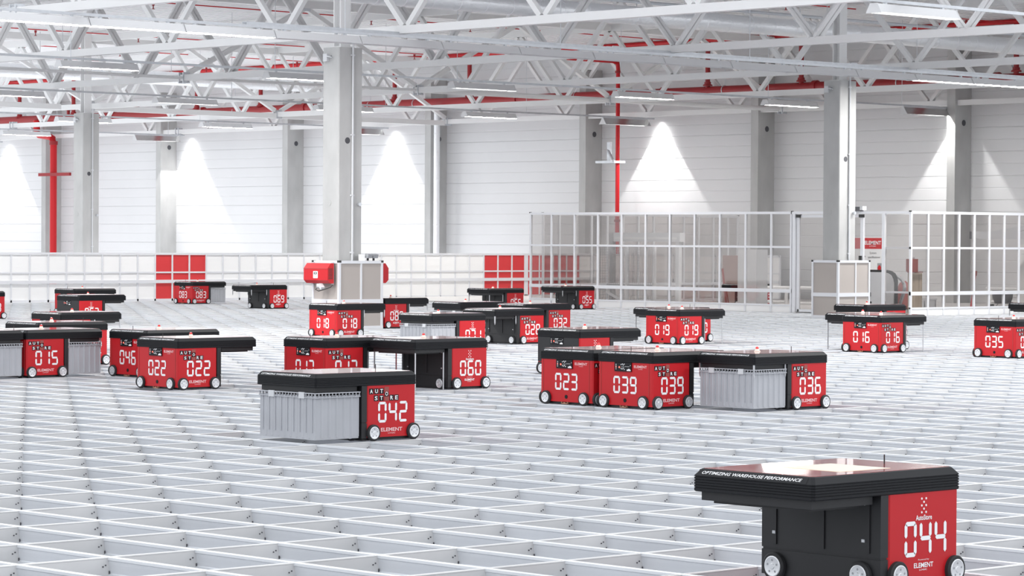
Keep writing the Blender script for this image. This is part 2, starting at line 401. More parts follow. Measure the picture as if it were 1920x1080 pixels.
t = thing('riser_pipe', 'thin red riser pipe beside a wall column behind the glass room', 'pipe')
m = MB(); m.tube([(41.8, 39.6, 6.0), (44.2, 39.6, 6.0), (44.38, 39.6, 5.95), (44.4, 39.6, 5.8), (44.4, 39.6, 0)], .055, 12); m.build('pipe', M_RED, t, True)
for z in (1.9, 3.4, 5.7): MB().cyl((44.4, 39.6, z), (44.4, 39.6, z+.06), .08, 12).build('coupling', M_PIPE, t, True)
m = MB(); m.bar((44.55, 40.1, 3.75), (44.2, 39.55, 3.45), .05, .05); m.box(44.2, 44.6, 39.52, 40.2, 3.40, 3.46); m.box(44.52, 44.6, 40.0, 40.1, 3.4, 3.95); m.build('bracket', M_GALV, t)
for k, y in enumerate((27.0, 31.5, 36.6, 41.5, 45.3, 50.2, 54.3, 60.0, 66.6)):
    t = thing('sprinkler_line', 'very thin red sprinkler line across the roof deck, %s from the right' % ORD[k], 'pipe', (0, y, 6.34), 'thin sprinkler lines under the roof')
    MB().cyl((25, 0, 0), (44.4, 0, 0), .012, 8).build('pipe', M_RED, t)
    for x in (27.5, 30.5, 33.5, 36.5, 39.5, 42.5):
        MB().lathe([(0, .03), (.05, .03), (.06, .012), (.12, .012), (.12, .035), (.13, .035)], (x, 0, -.02), (0, 0, -1), 8).build('sprinkler_head', M_PIPE, t)

# ------------------------------------------------------------------ light rails and lamps
ZR = 4.53
RAILS = [(11.0, 'nearest light rail, crossing the upper right corner'), (20.7, 'long light rail passing in front of both front column heads'), (29.2, 'second light rail behind the front columns'), (38.8, 'light rail above the white fence'), (49.1, 'light rail beyond the slender column'), (58.5, 'light rail nearest the left standpipe')]
RAILS.append((1.5, 'light rail above the robots in front, out of the picture'))
RAILS.append((68.3, 'light rail beyond the standpipe at the left picture edge'))
RN = ['nearest light rail', 'light rail in front of the columns', 'light rail just behind the front columns', 'light rail above the white fence', 'light rail beyond the slender column', 'light rail near the standpipe', 'front light rail', 'light rail at the left picture edge']
LX = [10.9, 15.45, 20.0, 24.6, 29.2, 33.75, 38.35, 43.05]
XN = ['far down the near end', 'seventh from the far wall', 'sixth from the far wall', 'fifth from the far wall', 'fourth from the far wall', 'third from the far wall', 'second from the far wall', 'closest to the far wall']
def lamp_meshes():
    L = 1.62
    r = MB(); p = [(-.125, -.085), (-.055, .03), (.055, .03), (.125, -.085), (.118, -.085), (.050, .020), (-.050, .020), (-.118, -.085)]
    r.prism(p, 'x', 0, L); re = r.mesh('reflector', M_REFL)
    e = MB()
    e.prism([(-.13, -.092), (-.06, .036), (.06, .036), (.13, -.092)], 'x', 0, .012)
    ee = e.mesh('end_cap', M_REFL)
    d = MB(); d.prism([(-.075, -.088), (.075, -.088), (.05, -.055), (-.05, -.055)], 'x', .02, L-.02); de = d.mesh('diffuser', M_LAMP)
    d = MB(); d.cyl((.02, 0, -.03), (L-.02, 0, -.03), .02, 10); dt = d.mesh('tube', M_LAMP)
    mi = MB(); mi.prism([(-.112, -.080), (-.045, .015), (.045, .015), (.112, -.080)], 'x', .05, L-.05, cap=False); mm = mi.mesh('mirror', M_MIRROR)
    hk = MB(); hk.box(0, .04, -.02, .02, .03, .06); hh = hk.mesh('clip', M_GALV)
    return re, ee, de, dt, mm, hh
LM = lamp_meshes()
WEDGE = bpy.data.lights.new('mirror_lamp_light', 'AREA'); WEDGE.shape = 'RECTANGLE'; WEDGE.size = .55; WEDGE.size_y = .012; WEDGE.energy = WEDGE_W; WEDGE.color = (1, .99, .97)
AREA = bpy.data.lights.new('lamp_light', 'AREA'); AREA.shape = 'RECTANGLE'; AREA.size = 1.5; AREA.size_y = .14; AREA.energy = AREA_W; AREA.color = (1, .985, .96)
def deep_meshes():
    L = 1.62; th = math.tan(math.radians(33)); w = lambda z: .012+(0.03-z)*th
    o = []
    for sgn in (-1, 1):
        m = MB(); m.prism([(sgn*.012, .030), (sgn*w(-.12), -.12), (sgn*(w(-.12)+.008), -.12), (sgn*.020, .036)], 'x', 0, L); o.append(m.mesh('side_reflector', M_MIRROR))
    m = MB(); m.box(0, L, -.022, .022, .032, .05); o.append(m.mesh('back_spine', M_GALV))
    m = MB(); m.prism([(-.02, .036), (.02, .036), (.125, -.125), (-.125, -.125)], 'x', 0, .01); o.append(m.mesh('end_cap', M_REFL))
    return o
DM = deep_meshes()
def mirror_lamp(x, y, label):
    t = thing('ceiling_lamp', label, 'lamp', (x, y, ZR-.075), 'deep mirror lamps next to the far wall')
    for k in (0, 1, 2): link(('side_reflector', 'side_reflector', 'back_spine')[k], DM[k], t)
    link('end_cap', DM[3], t, (-.01, 0, 0))
    o = bpy.data.objects.new('mirror_lamp_light', WEDGE); COL.objects.link(o); o.parent = t; o.location = (1.33, 0, .026)
    return t
def lamp(x, y, label, kind=0, group='linear lamps hung under the light rails', light=True):
    t = thing('ceiling_lamp', label, 'lamp', (x, y, ZR-.075), group)
    link('reflector', LM[0], t)
    for a in (-.012, 1.62): link('end_cap', LM[1], t, (a, 0, 0))
    for a in (.2, 1.38): link('clip', LM[5], t, (a, 0, 0))
    if kind == 0: link('diffuser', LM[2], t)
    elif kind == 1: link('tube', LM[3], t)
    if light and kind < 2:
        o = bpy.data.objects.new('lamp_light', AREA); COL.objects.link(o); o.parent = t; o.location = (.8, 0, -.10)
    return t
for ri, (y, lb) in enumerate(RAILS):
    t = thing('light_rail', lb, 'rail', (0, y, 0), 'suspended light rails')
    x0 = (8.5, 9, 14.5, 21, 28, 34, 4, 40)[ri]
    MB().box(x0, 44.9, -.02, .02, ZR-.02, ZR+.02).build('trunking', M_GALV, t)
    for x in [x0+1.2+4.55*k for k in range(8)]:
        if x < 44.5: MB().cyl((x, 0, ZR), (x, 0, 6.46), .006, 6).build('suspension_wire', M_GALV, t)
    if ri == 1:
        m = MB(); m.box(17.5, 37, .10, .22, ZR+.02, ZR+.026); m.box(17.5, 37, .21, .216, ZR+.02, ZR+.075); m.box(17.5, 37, .10, .106, ZR+.02, ZR+.075)
        m.build('cable_tray', M_GALV, t)
    if ri != 1:
        for k, x in enumerate(LX):
            if x < x0-.1 or (ri == 2 and x < 17): continue
            bright = (ri in (2, 3) and k % 2 == (0 if ri == 2 else 0)) or ri in (4, 5)
            if ri == 2: kd = {20.0: 0, 24.6: 0, 29.2: 1, 33.75: 0, 38.35: 0, 43.05: 1}.get(x, 0)
            elif ri == 3: kd = {24.6: 0, 29.2: 1, 33.75: 0, 38.35: 0, 43.05: 1}.get(x, 0)
            elif ri == 0: kd = 1
            else: kd = 1 if x > 43 else 0
            if x > 43 and ri in (2, 3, 4, 5, 7): mirror_lamp(x, y, 'deep mirror lamp by the far wall, %s' % RN[ri]); continue
            if ri == 7: continue
            lamp(x, y, 'lamp on the %s, %s' % (RN[ri], XN[k]), kd, light=x < 42)
    else:
        xs = [9.6+1.66*k for k in range(17)]
        for k, x in enumerate(xs):
            kd = 0 if x < 17.0 or x > 32.5 else 2
            lamp(x, y, 'trough lamp %s from the left end of the long front light rail' % (ORD+['thirteenth', 'fourteenth', 'fifteenth', 'sixteenth', 'seventeenth'])[k], kd, 'trough lamps on the long light rail')
# ------------------------------------------------------------------ white fence with the red signs
t = thing('safety_fence', 'long white panel fence closing the far side of the track grid', 'fence', (0, YF-.02, 0))
i0, i1 = 49, 92
for i in range(i0, i1+1):
    MB().box(i*LA+.067-(.02 if i != 87 else .05), i*LA+.067+(.02 if i != 87 else .08), -.022, .022, 0, 1.08).build('post', M_FRAME, t)
REDI = {63, 64, 65, 84, 85, 86, 87, 88, 89, 90}
for i in range(i0, i1):
    m = MB(); a, b = i*LA+.087, (i+1)*LA+.047
    for z0, z1 in ((.05, .40), (.475, .625), (.66, 1.035)): m.box(a, b, -.006, .006, z0, z1)
    p = m.build('panel', M_FRED if i in REDI else M_FENCE, t)
    if i in REDI: p['label'] = 'red panel of the fence'
m = MB(); m.box(i0*LA, i1*LA, -.025, .025, 1.04, 1.085); m.build('top_rail', M_FRAME, t)
MB().box(i0*LA, i1*LA, -.02, .02, .625, .66).build('middle_rail', M_FRAME, t); MB().box(i0*LA, i1*LA, -.035, .02, .405, .475).build('guard_rail', M_FRAME, t); MB().box(i0*LA, i1*LA, -.022, .022, 0, .05).build('foot_rail', M_FRAME, t)

t = thing('safety_fence', 'short white fence return in front of the far wall, seen through the glass', 'fence', (44.24, 0, 0))
ys = [YF-.06-.7036*k for k in range(0, 10)]
for y in ys: MB().box(-.022, .022, y-.02, y+.02, 0, 1.08).build('post', M_FRAME, t)
for a, b in zip(ys[1:], ys):
    m = MB()
    for z0, z1 in ((.05, .40), (.475, .625), (.66, 1.035)): m.box(-.006, .006, a+.02, b-.02, z0, z1)
    m.build('panel', M_FENCE, t)
for nm, z0, z1 in (('top_rail', 1.04, 1.085), ('middle_rail', .625, .66), ('guard_rail', .405, .475), ('foot_rail', 0, .05)): MB().box(-.022, .022, ys[-1], ys[0], z0, z1).build(nm, M_FRAME, t)

# ------------------------------------------------------------------ glazed service room
def glazed(name, label, axis, fixed, ks, ztop=2.02, kick=.13, group=None, first_cap=True):
    t = thing(name, label, 'partition', (0, 0, 0), group)
    def B(m, a0, a1, d0, d1, z0, z1):
        if axis == 'y': m.box(fixed+d0, fixed+d1, a0, a1, z0, z1)
        else: m.box(a0, a1, fixed+d0, fixed+d1, z0, z1)
    for k in ks:
        m = MB(); B(m, k-.022, k+.022, -.022, .022, 0, ztop-.04); m.build('post', M_FRAME, t)
    a, b = min(ks)-.022, max(ks)+.022
    m = MB(); B(m, a, b, -.024, .024, ztop-.05, ztop); m.build('top_rail', M_FRAME, t)
    m = MB(); B(m, a, b, -.02, .02, 1.29, 1.33); m.build('middle_rail', M_FRAME, t)
    m = MB(); B(m, a, b, -.03, .02, .395, .465); m.build('guard_rail', M_FRAME, t)
    m = MB(); B(m, a, b, -.02, .02, kick, kick+.03); m.build('lower_rail', M_FRAME, t)
    ss = sorted(ks)
    for p, q in zip(ss, ss[1:]):
        for z0, z1 in ((kick+.03, .395), (.465, 1.29), (1.33, ztop-.05)):
            m = MB(); B(m, p+.02, q-.02, -.003, .003, z0, z1); m.build('pane', M_GLASS, t)
        m = MB(); B(m, p+.02, q-.02, -.008, .008, .0, kick); m.build('kick_panel', M_FENCE, t)
    for e in (a, b):
        m = MB(); B(m, e-.012, e+.012, -.027, .027, ztop-.012, ztop+.012); m.build('end_cap', M_CAP, t)
    return t
YL = 33.19
glazed('glass_partition', 'long glass wall of the service room facing the robots', 'y', XR, [YL, 32.536, 31.826, 31.117, 30.41, 29.705, 29.001, 28.30, 27.591, 26.885, 26.191, 25.66])
glazed('glass_partition', 'glass wall of the service room at the right, right of the door', 'x', YR, [XR+.0]+[35.72+.482*k for k in range(0, 19)])
glazed('glass_partition', 'rear glass wall seen through the long glass wall', 'x', YL+.05, [35.62+.5*k for k in range(0, 13)]+[41.95], kick=.06)
# door between the two glass walls
t = thing('glass_door', 'glass door of the service room behind the door column', 'door', (0, 0, 0))
m = MB(); m.box(XR-.024, XR+.024, YR, 25.66, 1.97, 2.02); m.build('header', M_FRAME, t)
m = MB()
for y in (25.58, 23.28): MB().box(XR-.03, XR+.03, y-.035, y+.035, 0, 1.97).build('frame_post', M_FRAME, t)
m = MB(); m.box(XR+.0, XR+.05, 25.46, 25.52, .02, 1.95); m.box(XR, XR+.05, 23.81, 23.88, .02, 1.95); m.box(XR, XR+.05, 23.84, 25.5, .02, .07); m.box(XR, XR+.05, 23.84, 25.5, 1.9, 1.95)
m.build('leaf_frame', M_FRAME, t)
MB().box(XR+.02, XR+.028, 23.88, 25.46, .07, 1.9).build('pane', M_GLASS, t)
m = MB(); m.box(XR-.06, XR+.0, 23.84, 23.87, .95, 1.15); m.build('handle', M_CAP, t)
m = MB(); m.box(XR-.03, XR+.03, 23.8, 23.9, 1.9, 1.96); m.build('hinge', M_CAP, t); MB().box(XR-.03, XR+.03, 25.42, 25.52, 1.9, 1.96).build('hinge', M_CAP, t)
MB().box(XR, XR+.04, YR+.05, 23.25, .43, .47).build('side_rail', M_FRAME, t); MB().box(XR-.003, XR+.003, YR+.05, 23.25, .05, 1.95).build('side_pane', M_GLASS, t); MB().box(XR, XR+.04, YR+.05, 23.25, 1.29, 1.33).build('side_rail', M_FRAME, t)
t = thing('door_sensor', 'small dark sensor sitting on the top rail above the glass door', 'sensor', (XR, 23.98, 2.02))
MB().box(-.06, .06, -.13, .13, .0, .09).build('housing', M_DGREY, t); MB().box(-.06, .06, -.2, -.13, .02, .10).build('bracket', M_LGREY, t)

# things inside the room
t = thing('info_banner', 'red and white information banner seen through the door', 'banner', (XW-.035, 31.5, 0))
MB().box(0, .035, 0, .95, .03, 1.54).build('sheet', M_FENCE, t)
MB().box(-.004, 0, 0, .95, 1.26, 1.52).build('red_header', M_FRED, t)
m = MB(); put_text(m, 'ELEMENT', (-.005, .55, 1.36), (0, -1, 0), (0, 0, 1), .09, .50, bold=.022); put_text(m, 'LOGIC', (-.005, .40, 1.31), (0, -1, 0), (0, 0, 1), .03, .2); m.build('header_lettering', M_WHITE, t)
m = MB(); put_text(m, 'System', (-.002, .40, 1.12), (0, -1, 0), (0, 0, 1), .07); put_text(m, 'Elem', (-.002, .66, 1.06), (0, -1, 0), (0, 0, 1), .05); put_text(m, 'specifikationer', (-.002, .45, 1.02), (0, -1, 0), (0, 0, 1), .07, .38); m.build('body_lettering', M_DGREY, t)
MB().box(-.004, 0, .02, .16, .70, .92).build('picture', M_GREY, t)
MB().lathe([(0, .02), (.03, .04), (.12, .045), (.17, .015)], (-.01, .09, .70), (0, 0, 1), 10).build('red_motif', M_RED, t)
t = thing('service_cart', 'upright light grey service cart with black rounded edge behind the door', 'cart', (36.0, 23.62, 0))
def cart_outline(o, zb):
    return [(o, zb), (o, .66-o), (o+.02, .74-o), (o+.07, .81-o), (o+.15, .85-o), (o+.26, .87-o), (1.0-o, .87-o), (1.0-o, zb)]
MB().prism(cart_outline(0, .03), 'x', -.01, .05).build('rear_shell', M_CAP, t)
MB().prism(cart_outline(.045, .04), 'x', -.03, -.01).build('front_plate', M_LGREY, t)
for y, z0, z1 in ((.68, .50, .70), (.60, .06, .24)): MB().box(-.034, -.03, y, y+.035, z0, z1).build('slot', M_CAP, t)
MB().box(-.034, -.03, .62, .78, .34, .42).build('slot', M_CAP, t)
MB().box(-.037, -.034, .607, .627, .06, .14).build('red_pull', M_RED, t)
t = thing('vacuum_hose', 'grey vacuum hose coiled in a loop behind the door', 'hose', (36.6, 24.14, .41))
m = MB(); m.tube([(.05*math.sin(a*3), .22*math.cos(a), .345*math.sin(a)) for a in [k*math.pi/18 for k in range(-6, 29)]], .035, 8); m.build('hose', M_GREY, t, True)
t = thing('vacuum_cleaner', 'red vacuum cleaner beside the coiled grey hose', 'vacuum', (37.2, 24.40, .03))
m = MB(); m.lathe([(0, .10), (.05, .14), (.40, .14), (.5, .10), (.56, .04)], (0, 0, .05), (0, 0, 1), 18); m.build('tank', M_MAROON, t, True)
m = MB()
for a in range(4): m.lathe([(0, .03), (.02, .03)], (.14*math.cos(a*1.57+.7), .14*math.sin(a*1.57+.7)-.01, .03), (0, 1, 0), 10)
m.build('caster', M_CAP, t)
t = thing('timber_board', 'raw timber board leaning upright behind the right glass wall', 'board', (35.60, 22.98, .03))
m = MB()
for k in range(4): m.box(k*.102, .1+k*.102, 0, .03, 0, .80-.01*(k % 2))
m.build('plank', M_WOOD, t)
MB().box(-.01, .418, -.01, .04, .80, .815).build('top_batten', M_MAROON, t)
t = thing('tool_box', 'dark red tool box standing on the timber board top', 'box', (35.63, 22.96, .845))
MB().box(0, .22, 0, .12, 0, .25).build('case', M_MAROON, t); MB().box(.04, .18, .05, .07, .25, .28).build('handle', M_GREY, t)
t = thing('red_pole', 'red handled pole leaning behind the right glass wall', 'pole', (39.9, 24.7, .03))
MB().cyl((0, .10, 0), (0, -.02, .78), .02, 8).build('shaft', M_RED, t, True); MB().cyl((0, -.022, .70), (0, -.03, .80), .026, 8).build('grip', M_MAROON, t)
t = thing('plastic_chair', 'dark grey tub chair behind the right glass wall', 'chair', (40.1, 24.1, .03))
m = MB(); m.rings([[(.22*math.cos(a)*s, .24*math.sin(a)*s, z) for a in [k*math.pi/9-.3 for k in range(12)]] for z, s in ((.14, .8), (.25, 1.0), (.40, 1.05))], closed=False, cap=False); m.build('shell', M_DGREY, t, True)
MB().lathe([(0, .19), (.03, .2)], (0, 0, .13), (0, 0, 1), 16).build('seat', M_DGREY, t)
for a in (.8, 2.3, 3.9, 5.5): MB().cyl((.12*math.cos(a), .12*math.sin(a), .13), (.2*math.cos(a), .2*math.sin(a), 0), .012, 6).build('leg', M_LGREY, t)
t = thing('switch_cabinet', 'white switch cabinet at the right edge behind the glass', 'cabinet', (39.9, 23.05, .03))
MB().box(0, .5, 0, .55, 0, 1.32).build('body', M_FENCE, t); MB().box(-.01, .51, -.01, .56, 1.32, 1.36).build('top', M_FENCE, t)
MB().box(-.012, 0, .04, .51, .08, 1.27).build('door', M_PAINT, t); m = MB(); m.lathe([(0, .04), (.03, .04)], (-.03, .25, .98), (1, 0, 0), 14); m.build('handle', M_DGREY, t); MB().box(-.014, -.012, .1, .45, 1.15, 1.17).build('label_plate', M_LGREY, t)
t = thing('barrier_arm', 'grey barrier beam with slanted stay behind the right glass wall', 'beam', (41.0, 25.6, 0))
MB().box(-.06, .06, -2.8, .0, 1.50, 1.66).build('beam', M_LGREY, t); MB().bar((0, -.3, 1.58), (0, -2.8, 1.95), .08, .10).build('stay', M_LGREY, t); MB().box(-.07, .07, 0, .05, 1.50, 1.66).build('end_cap', M_DGREY, t)
for y in (-2.75,): MB().box(-.06, .06, y, y+.1, 0.03, 1.5).build('post', M_LGREY, t)
GR = 'grey crates on the room floor'
for k, (x, y, lb) in enumerate(((38.2, 25.0, 'low grey crate behind the second bay of the right glass wall'), (39.2, 25.5, 'low grey crate next to the white trestle'))):
    t = thing('plastic_crate', lb, 'crate', (x, y, .03), GR)
    m = MB(); m.box(0, .42, 0, .55, 0, .02)
    for q in ((0, .02, 0, .55), (.40, .42, 0, .55), (0, .42, 0, .02), (0, .42, .53, .55)): m.box(*q, 0, .2)
    m.build('body', M_LGREY, t); MB().box(-.006, 0, .2, .35, .10, .15).build('hand_hole', M_DGREY, t); MB().box(-.015, .435, -.015, .565, .18, .21).build('rim', M_LGREY, t)
def trestle(x, y, L, h, lb):
    t = thing('pipe_trestle', lb, 'trestle', (x, y, .03), 'white tubular trestles in the room')
    MB().cyl((0, 0, h), (0, -L, h), .035, 10).build('top_bar', M_FENCE, t, True); MB().cyl((0, -.1, .12), (0, -L+.1, .12), .03, 10).build('lower_bar', M_FENCE, t, True)
    for yy in (-.12, -L+.12):
        MB().cyl((0, yy, 0.05), (0, yy, h), .035, 10).build('leg', M_FENCE, t, True); MB().box(-.05, .05, yy-.05, yy+.05, 0, .06).build('foot', M_CAP, t)
trestle(37.4, 28.9, 1.3, .42, 'white tubular trestle beside the red robot behind glass')
trestle(36.6, 26.9, 1.6, .44, 'white tubular trestle seen through the glass door')
trestle(39.0, 26.2, .7, .42, 'white tubular trestle behind the right glass wall')
trestle(42.0, 26.0, 2.6, .40, 'far white tubular trestle low behind the right glass wall')
# wire mesh cage and gantry
t = thing('mesh_cage', 'wire mesh guard cage behind the long glass wall', 'cage', (37.6, 0, .03))
m = MB()
for y in [31.75+.06*k for k in range(31)]: m.box(-.003, .003, y-.003, y+.003, .05, 1.25)
for z in [.05+.06*k for k in range(21)]: m.box(-.003, .003, 31.75, 33.55, z-.003, z+.003)
tag(m.build('mesh', M_GREY, t), kind='stuff')
for y in (33.5, 32.6, 31.75): MB().box(-.03, .03, y-.03, y+.03, 0, 1.3).build('post', M_LGREY, t)
MB().box(-.02, .02, 31.75, 33.5, .36, .41).build('rail', M_GREY, t)
MB().bar((0, 33.4, .30), (.0, 32.6, -.0), .04, .05).build('stay', M_LGREY, t)
t = thing('gantry_beam', 'pale grey gantry beam high behind the long glass wall', 'beam', (37.9, 0, 0))
MB().box(-.08, .08, 31.2, 33.4, 1.40, 1.60).build('beam', M_LGREY, t); MB().box(-.085, -.08, 31.3, 33.2, 1.45, 1.50).build('slot', M_WALL, t)
for y in (31.25, 33.3): MB().box(-.05, .05, y, y+.1, .03, 1.40).build('post', M_LGREY, t)
t = thing('maroon_pole', 'dark red wooden pole leaning behind the long glass wall', 'pole', (37.6, 29.6, .03))
MB().bar((0, 0, 0), (0, .12, .80), .03, .035).build('shaft', M_MAROON, t); MB().bar((.06, -.02, 0), (.03, .05, .42), .02, .02).build('second_stick', M_MAROON, t)
t = thing('maroon_board', 'large dull reddish board standing behind the leaning pole', 'board', (38.4, 29.50, .03))
MB().box(0, .03, 0, .95, 0, 1.08).build('sheet', mat('dull_red_board', (.36, .27, .25), .6), t); MB().box(-.03, .05, -.02, .03, 0, 1.1).build('edge', M_LGREY, t)
t = thing('covered_rack', 'pale wrapped rack standing behind the long glass wall', 'rack', (36.3, 27.58, .03))
MB().box(0, .35, 0, .52, .06, 1.22).build('wrap', M_LGREY, t)
for y in (.02, .46): MB().box(0, .35, y, y+.04, 0, .06).build('foot', M_DGREY, t)

# ------------------------------------------------------------------ boxes around the column feet
def guard_box(x, y, wx, wy, ztop, midx, kickz, label):
    t = thing('guard_box', label, 'enclosure', (x, y, 0), 'beige boxes around the column feet')
    for (a, b) in ((0, 0), (wx, 0), (0, wy), (wx, wy)):
        MB().box(a-.02, a+.02, b-.02, b+.02, 0, ztop-.03).build('corner_post', M_FRAME, t)
    for a in midx: MB().box(a-.016, a+.016, -.018, .018, 0, ztop-.03).build('mid_post', M_FRAME, t)
    for z0, z1 in ((ztop-.045, ztop), (.40, .47), (0, .05)):
        for q in ((-.022, wx+.022, -.022, .022), (-.022, wx+.022, wy-.022, wy+.022), (-.022, .022, .022, wy-.022), (wx-.022, wx+.022, .022, wy-.022)):
            MB().box(*q, z0, z1).build('rail', M_FRAME, t)
    for q in ((.02, wx-.02, -.004, .004), (.02, wx-.02, wy-.004, wy+.004), (-.004, .004, .02, wy-.02), (wx-.004, wx+.004, .02, wy-.02)):
        MB().box(*q, .05, ztop-.045).build('board', M_BEIGE, t)
    for (a, b) in ((0, 0), (wx, 0), (0, wy), (wx, wy)): MB().box(a-.024, a+.024, b-.024, b+.024, ztop-.03, ztop+.004).build('corner_cap', M_CAP, t)
    return t
guard_box(20.186, 21.86, .87, .62, 1.075, [.44], .4, 'beige box around the middle column foot carrying the red chargers')
guard_box(32.52, 22.17, .88, .61, 1.075, [.49], .4, 'beige box around the door column foot')
def charger(x, y, rz, label):
    t = thing('robot_charger', label, 'charger', (x, y, 0), 'red wall chargers on the beige box'); t.rotation_euler[2] = rz
    d = .13; h0, h1 = .72, 1.035
    m = MB(); m.prism([(0, h0), (-d*.55, h0), (-d, h0+.05), (-d, h1-.08), (-d*.5, h1), (0, h1)], 'y', -.29, .29); m.build('casing', M_RED, t)
    MB().box(-d-.003, -d+.01, -.292, .292, h1-.089, h1-.083).build('lid_gap', M_MAROON, t)
    m = MB()
    for z in [h0+.07+.022*k for k in range(8)]:
        m.box(-d*.85, -d*.2, -.293, -.29, z, z+.009)
    m.build('louvre', M_CAP, t)
    m = MB(); m.prism([(-.05, .80), (.05, .80), (.055, .805), (.055, .905), (.05, .91), (-.05, .91), (-.055, .905), (-.055, .805)], 'x', -d-.004, -d); m.build('label_plate', M_WHITE, t)
    m = MB(); m.box(-d-.007, -d-.004, -.035, .035, .862, .895); m.build('plug_icon', M_CAP, t)
    m = MB(); m.box(-d-.009, -d-.007, -.02, .012, .872, .886); m.build('icon_mark', M_WHITE, t)
    m = MB(); m.bar((-d*.7, -.07, .70), (-d*.9, -.16, .64), .06, .05); m.bar((-d*.7, -.02, .70), (-d*.9, -.05, .655), .05, .04); m.build('plug', M_LGREY, t)
    m = MB(); m.tube([(-d*.8, -.05, .68), (-d, .0, .62), (-d, -.08, .60), (-d*.8, -.2, .63), (-d*.4, -.27, .66), (-.02, -.28, .70)], .008, 6); m.build('cable', M_CAP, t, True)
    m = MB(); m.box(0, .03, -.26, -.22, .70, 1.05); m.box(0, .03, .22, .26, .70, 1.05); m.build('mount', M_GALV, t)
charger(20.12, 22.2, 0, 'red charger with white plug sign on the left of the beige box')
charger(21.12, 22.2, math.pi, 'red charger seen edge on at the right of the beige box')
for k, dx in enumerate((.50, .62, .74)):
    t = thing('sensor_head', ['small white sensor box on the beige box under the middle column', 'dark floodlight on the beige box, next to the white sensor', 'dark floodlight on the beige box, outermost'][k], 'sensor', (20.186+dx, 21.88, 1.075))
    if k == 0: MB().box(-.045, .045, 0, .05, .0, .10).build('housing', M_WHITE, t)
    else:
        MB().box(-.014, .014, .01, .03, 0, .06).build('stem', M_CAP, t); MB().prism([(-.03, .04), (.06, .05), (.03, .11), (-.05, .10)], 'x', -.045, .045).build('housing', M_GREY, t)

# ------------------------------------------------------------------ robots
LXC, LYC, HC = .93, .65, .482      # lid length, lid width, overall height
MX = (Vector((0, -1, 0)), Vector((0, 0, 1)))      # right / up on a face looking towards -x
MY = (Vector((1, 0, 0)), Vector((0, 0, 1)))       # right / up on a face looking towards -y
CACHE = {}
def cached(key, fn):
    if key not in CACHE: CACHE[key] = fn()
    return CACHE[key]
def lid_mesh():
    m = MB(); prof = [(0.004, .388), (0, .392)]
    for z in (.402, .413, .424, .435, .446): prof += [(0, z), (.003, z+.0012), (.003, z+.0030), (0, z+.0042)]
    prof += [(0, .453), (.021, .479), (.027, .482), (.034, .4795)]
    rings = []
    for d, z in prof:
        c = .012
        x0, x1, y0, y1 = d, LXC-d, d, LYC-d
        rings.append([(x0+c, y0, z), (x1-c, y0, z), (x1, y0+c, z), (x1, y1-c, z), (x1-c, y1, z), (x0+c, y1, z), (x0, y1-c, z), (x0, y0+c, z)])
    m.rings(rings); return m.mesh('lid', M_BLACK)
def top_mesh():
    m = MB(); c = .01; x0, x1, y0, y1 = .03, LXC-.03, .03, LYC-.03
    m.prism([(x0+c, y0), (x1-c, y0), (x1, y0+c), (x1, y1-c), (x1-c, y1), (x0+c, y1), (x0, y1-c), (x0, y0+c)], 'z', .478, .4825)
    return m.mesh('top_panel', M_REDTOP)
def body_mesh(x0, x1, m_):
    m = MB(); c = .012; y0, y1 = .006, LYC-.006
    m.prism([(x0+c, y0), (x1-c, y0), (x1, y0+c), (x1, y1-c), (x1-c, y1), (x0+c, y1), (x0, y1-c), (x0, y0+c)], 'z', .026, .389)
    return m.mesh('body_shell', m_)
def plate_mesh(x0, x1, face):
    m = MB(); y0, y1 = .006, LYC-.006
    m.box(x0, x1, y0, y1, .135, .389); m.box(x0+.004, x1-.004, y0+.004, y1-.004, .126, .135); m.box(x0, x1, y0, y1, .022, .126)
    xf = x0 if face < 0 else x1; g = .006*face
    for y in (.06, .30, .56): m.box(min(xf, xf+g), max(xf, xf+g), y, y+.03, .15, .385)
    m.cur = 1; g = .010*face
    for y, z in ((.09, .35), (.33, .35), (.57, .35), (.09, .20), (.57, .20)): m.box(min(xf, xf+g), max(xf, xf+g), y-.008, y+.008, z-.006, z+.006)
    return m.mesh('back_plate', [M_BLACK2, M_STEEL])
def chassis_mesh(x0, x1):
    m = MB(); m.box(x0+.02, x1-.02, .025, LYC-.025, .006, .03); return m.mesh('chassis', M_BLACK2)
def gripper_mesh(x0, x1):
    m = MB(); m.box(x0+.02, x1-.02, .03, LYC-.03, .352, .389); m.box(x0+.05, x1-.05, .07, LYC-.07, .34, .352); return m.mesh('gripper_frame', M_BLACK2)
def fins_mesh():
    m = MB(); m.prism([(-.008, .395), (.008, .395), (.008, .30), (0, .272), (-.008, .30)], 'y', -.004, .004)
    return m.mesh('guide_fin', M_STEEL)
def bands_mesh():
    m = MB(); m.box(-.007, .007, -.002, .002, .002, .39)
    return m.mesh('lift_band', M_STEEL)
def tyre_mesh(axis):
    m = MB(); m.lathe([(0, .044), (0, .053), (.004, .058), (.020, .058), (.024, .053), (.024, .044)], (0, 0, 0), axis, 28, cap=False); m.lathe([(.0, .044), (.024, .044)], (0, 0, 0), axis, 28)
    return m.mesh('wheel', M_RUBBER, True)
def hub_mesh(axis):
    m = MB(); m.lathe([(.014, .0435), (.0255, .0435), (.027, .040), (.0262, .037), (.0262, .013), (.028, .011), (.028, 0.001)], (0, 0, 0), axis, 28)
    m.cur = 1; ax = Vector(axis); t = Vector((0, 0, 1)); a = ax.cross(t)
    for k in range(5):
        p = (a*math.cos(k*1.2566+.3)+t*math.sin(k*1.2566+.3))*.026
        m.lathe([(.0262, .0052), (.0270, .0048)], p, axis, 8)
    return m.mesh('hub', [M_HUB, M_GREY], True)
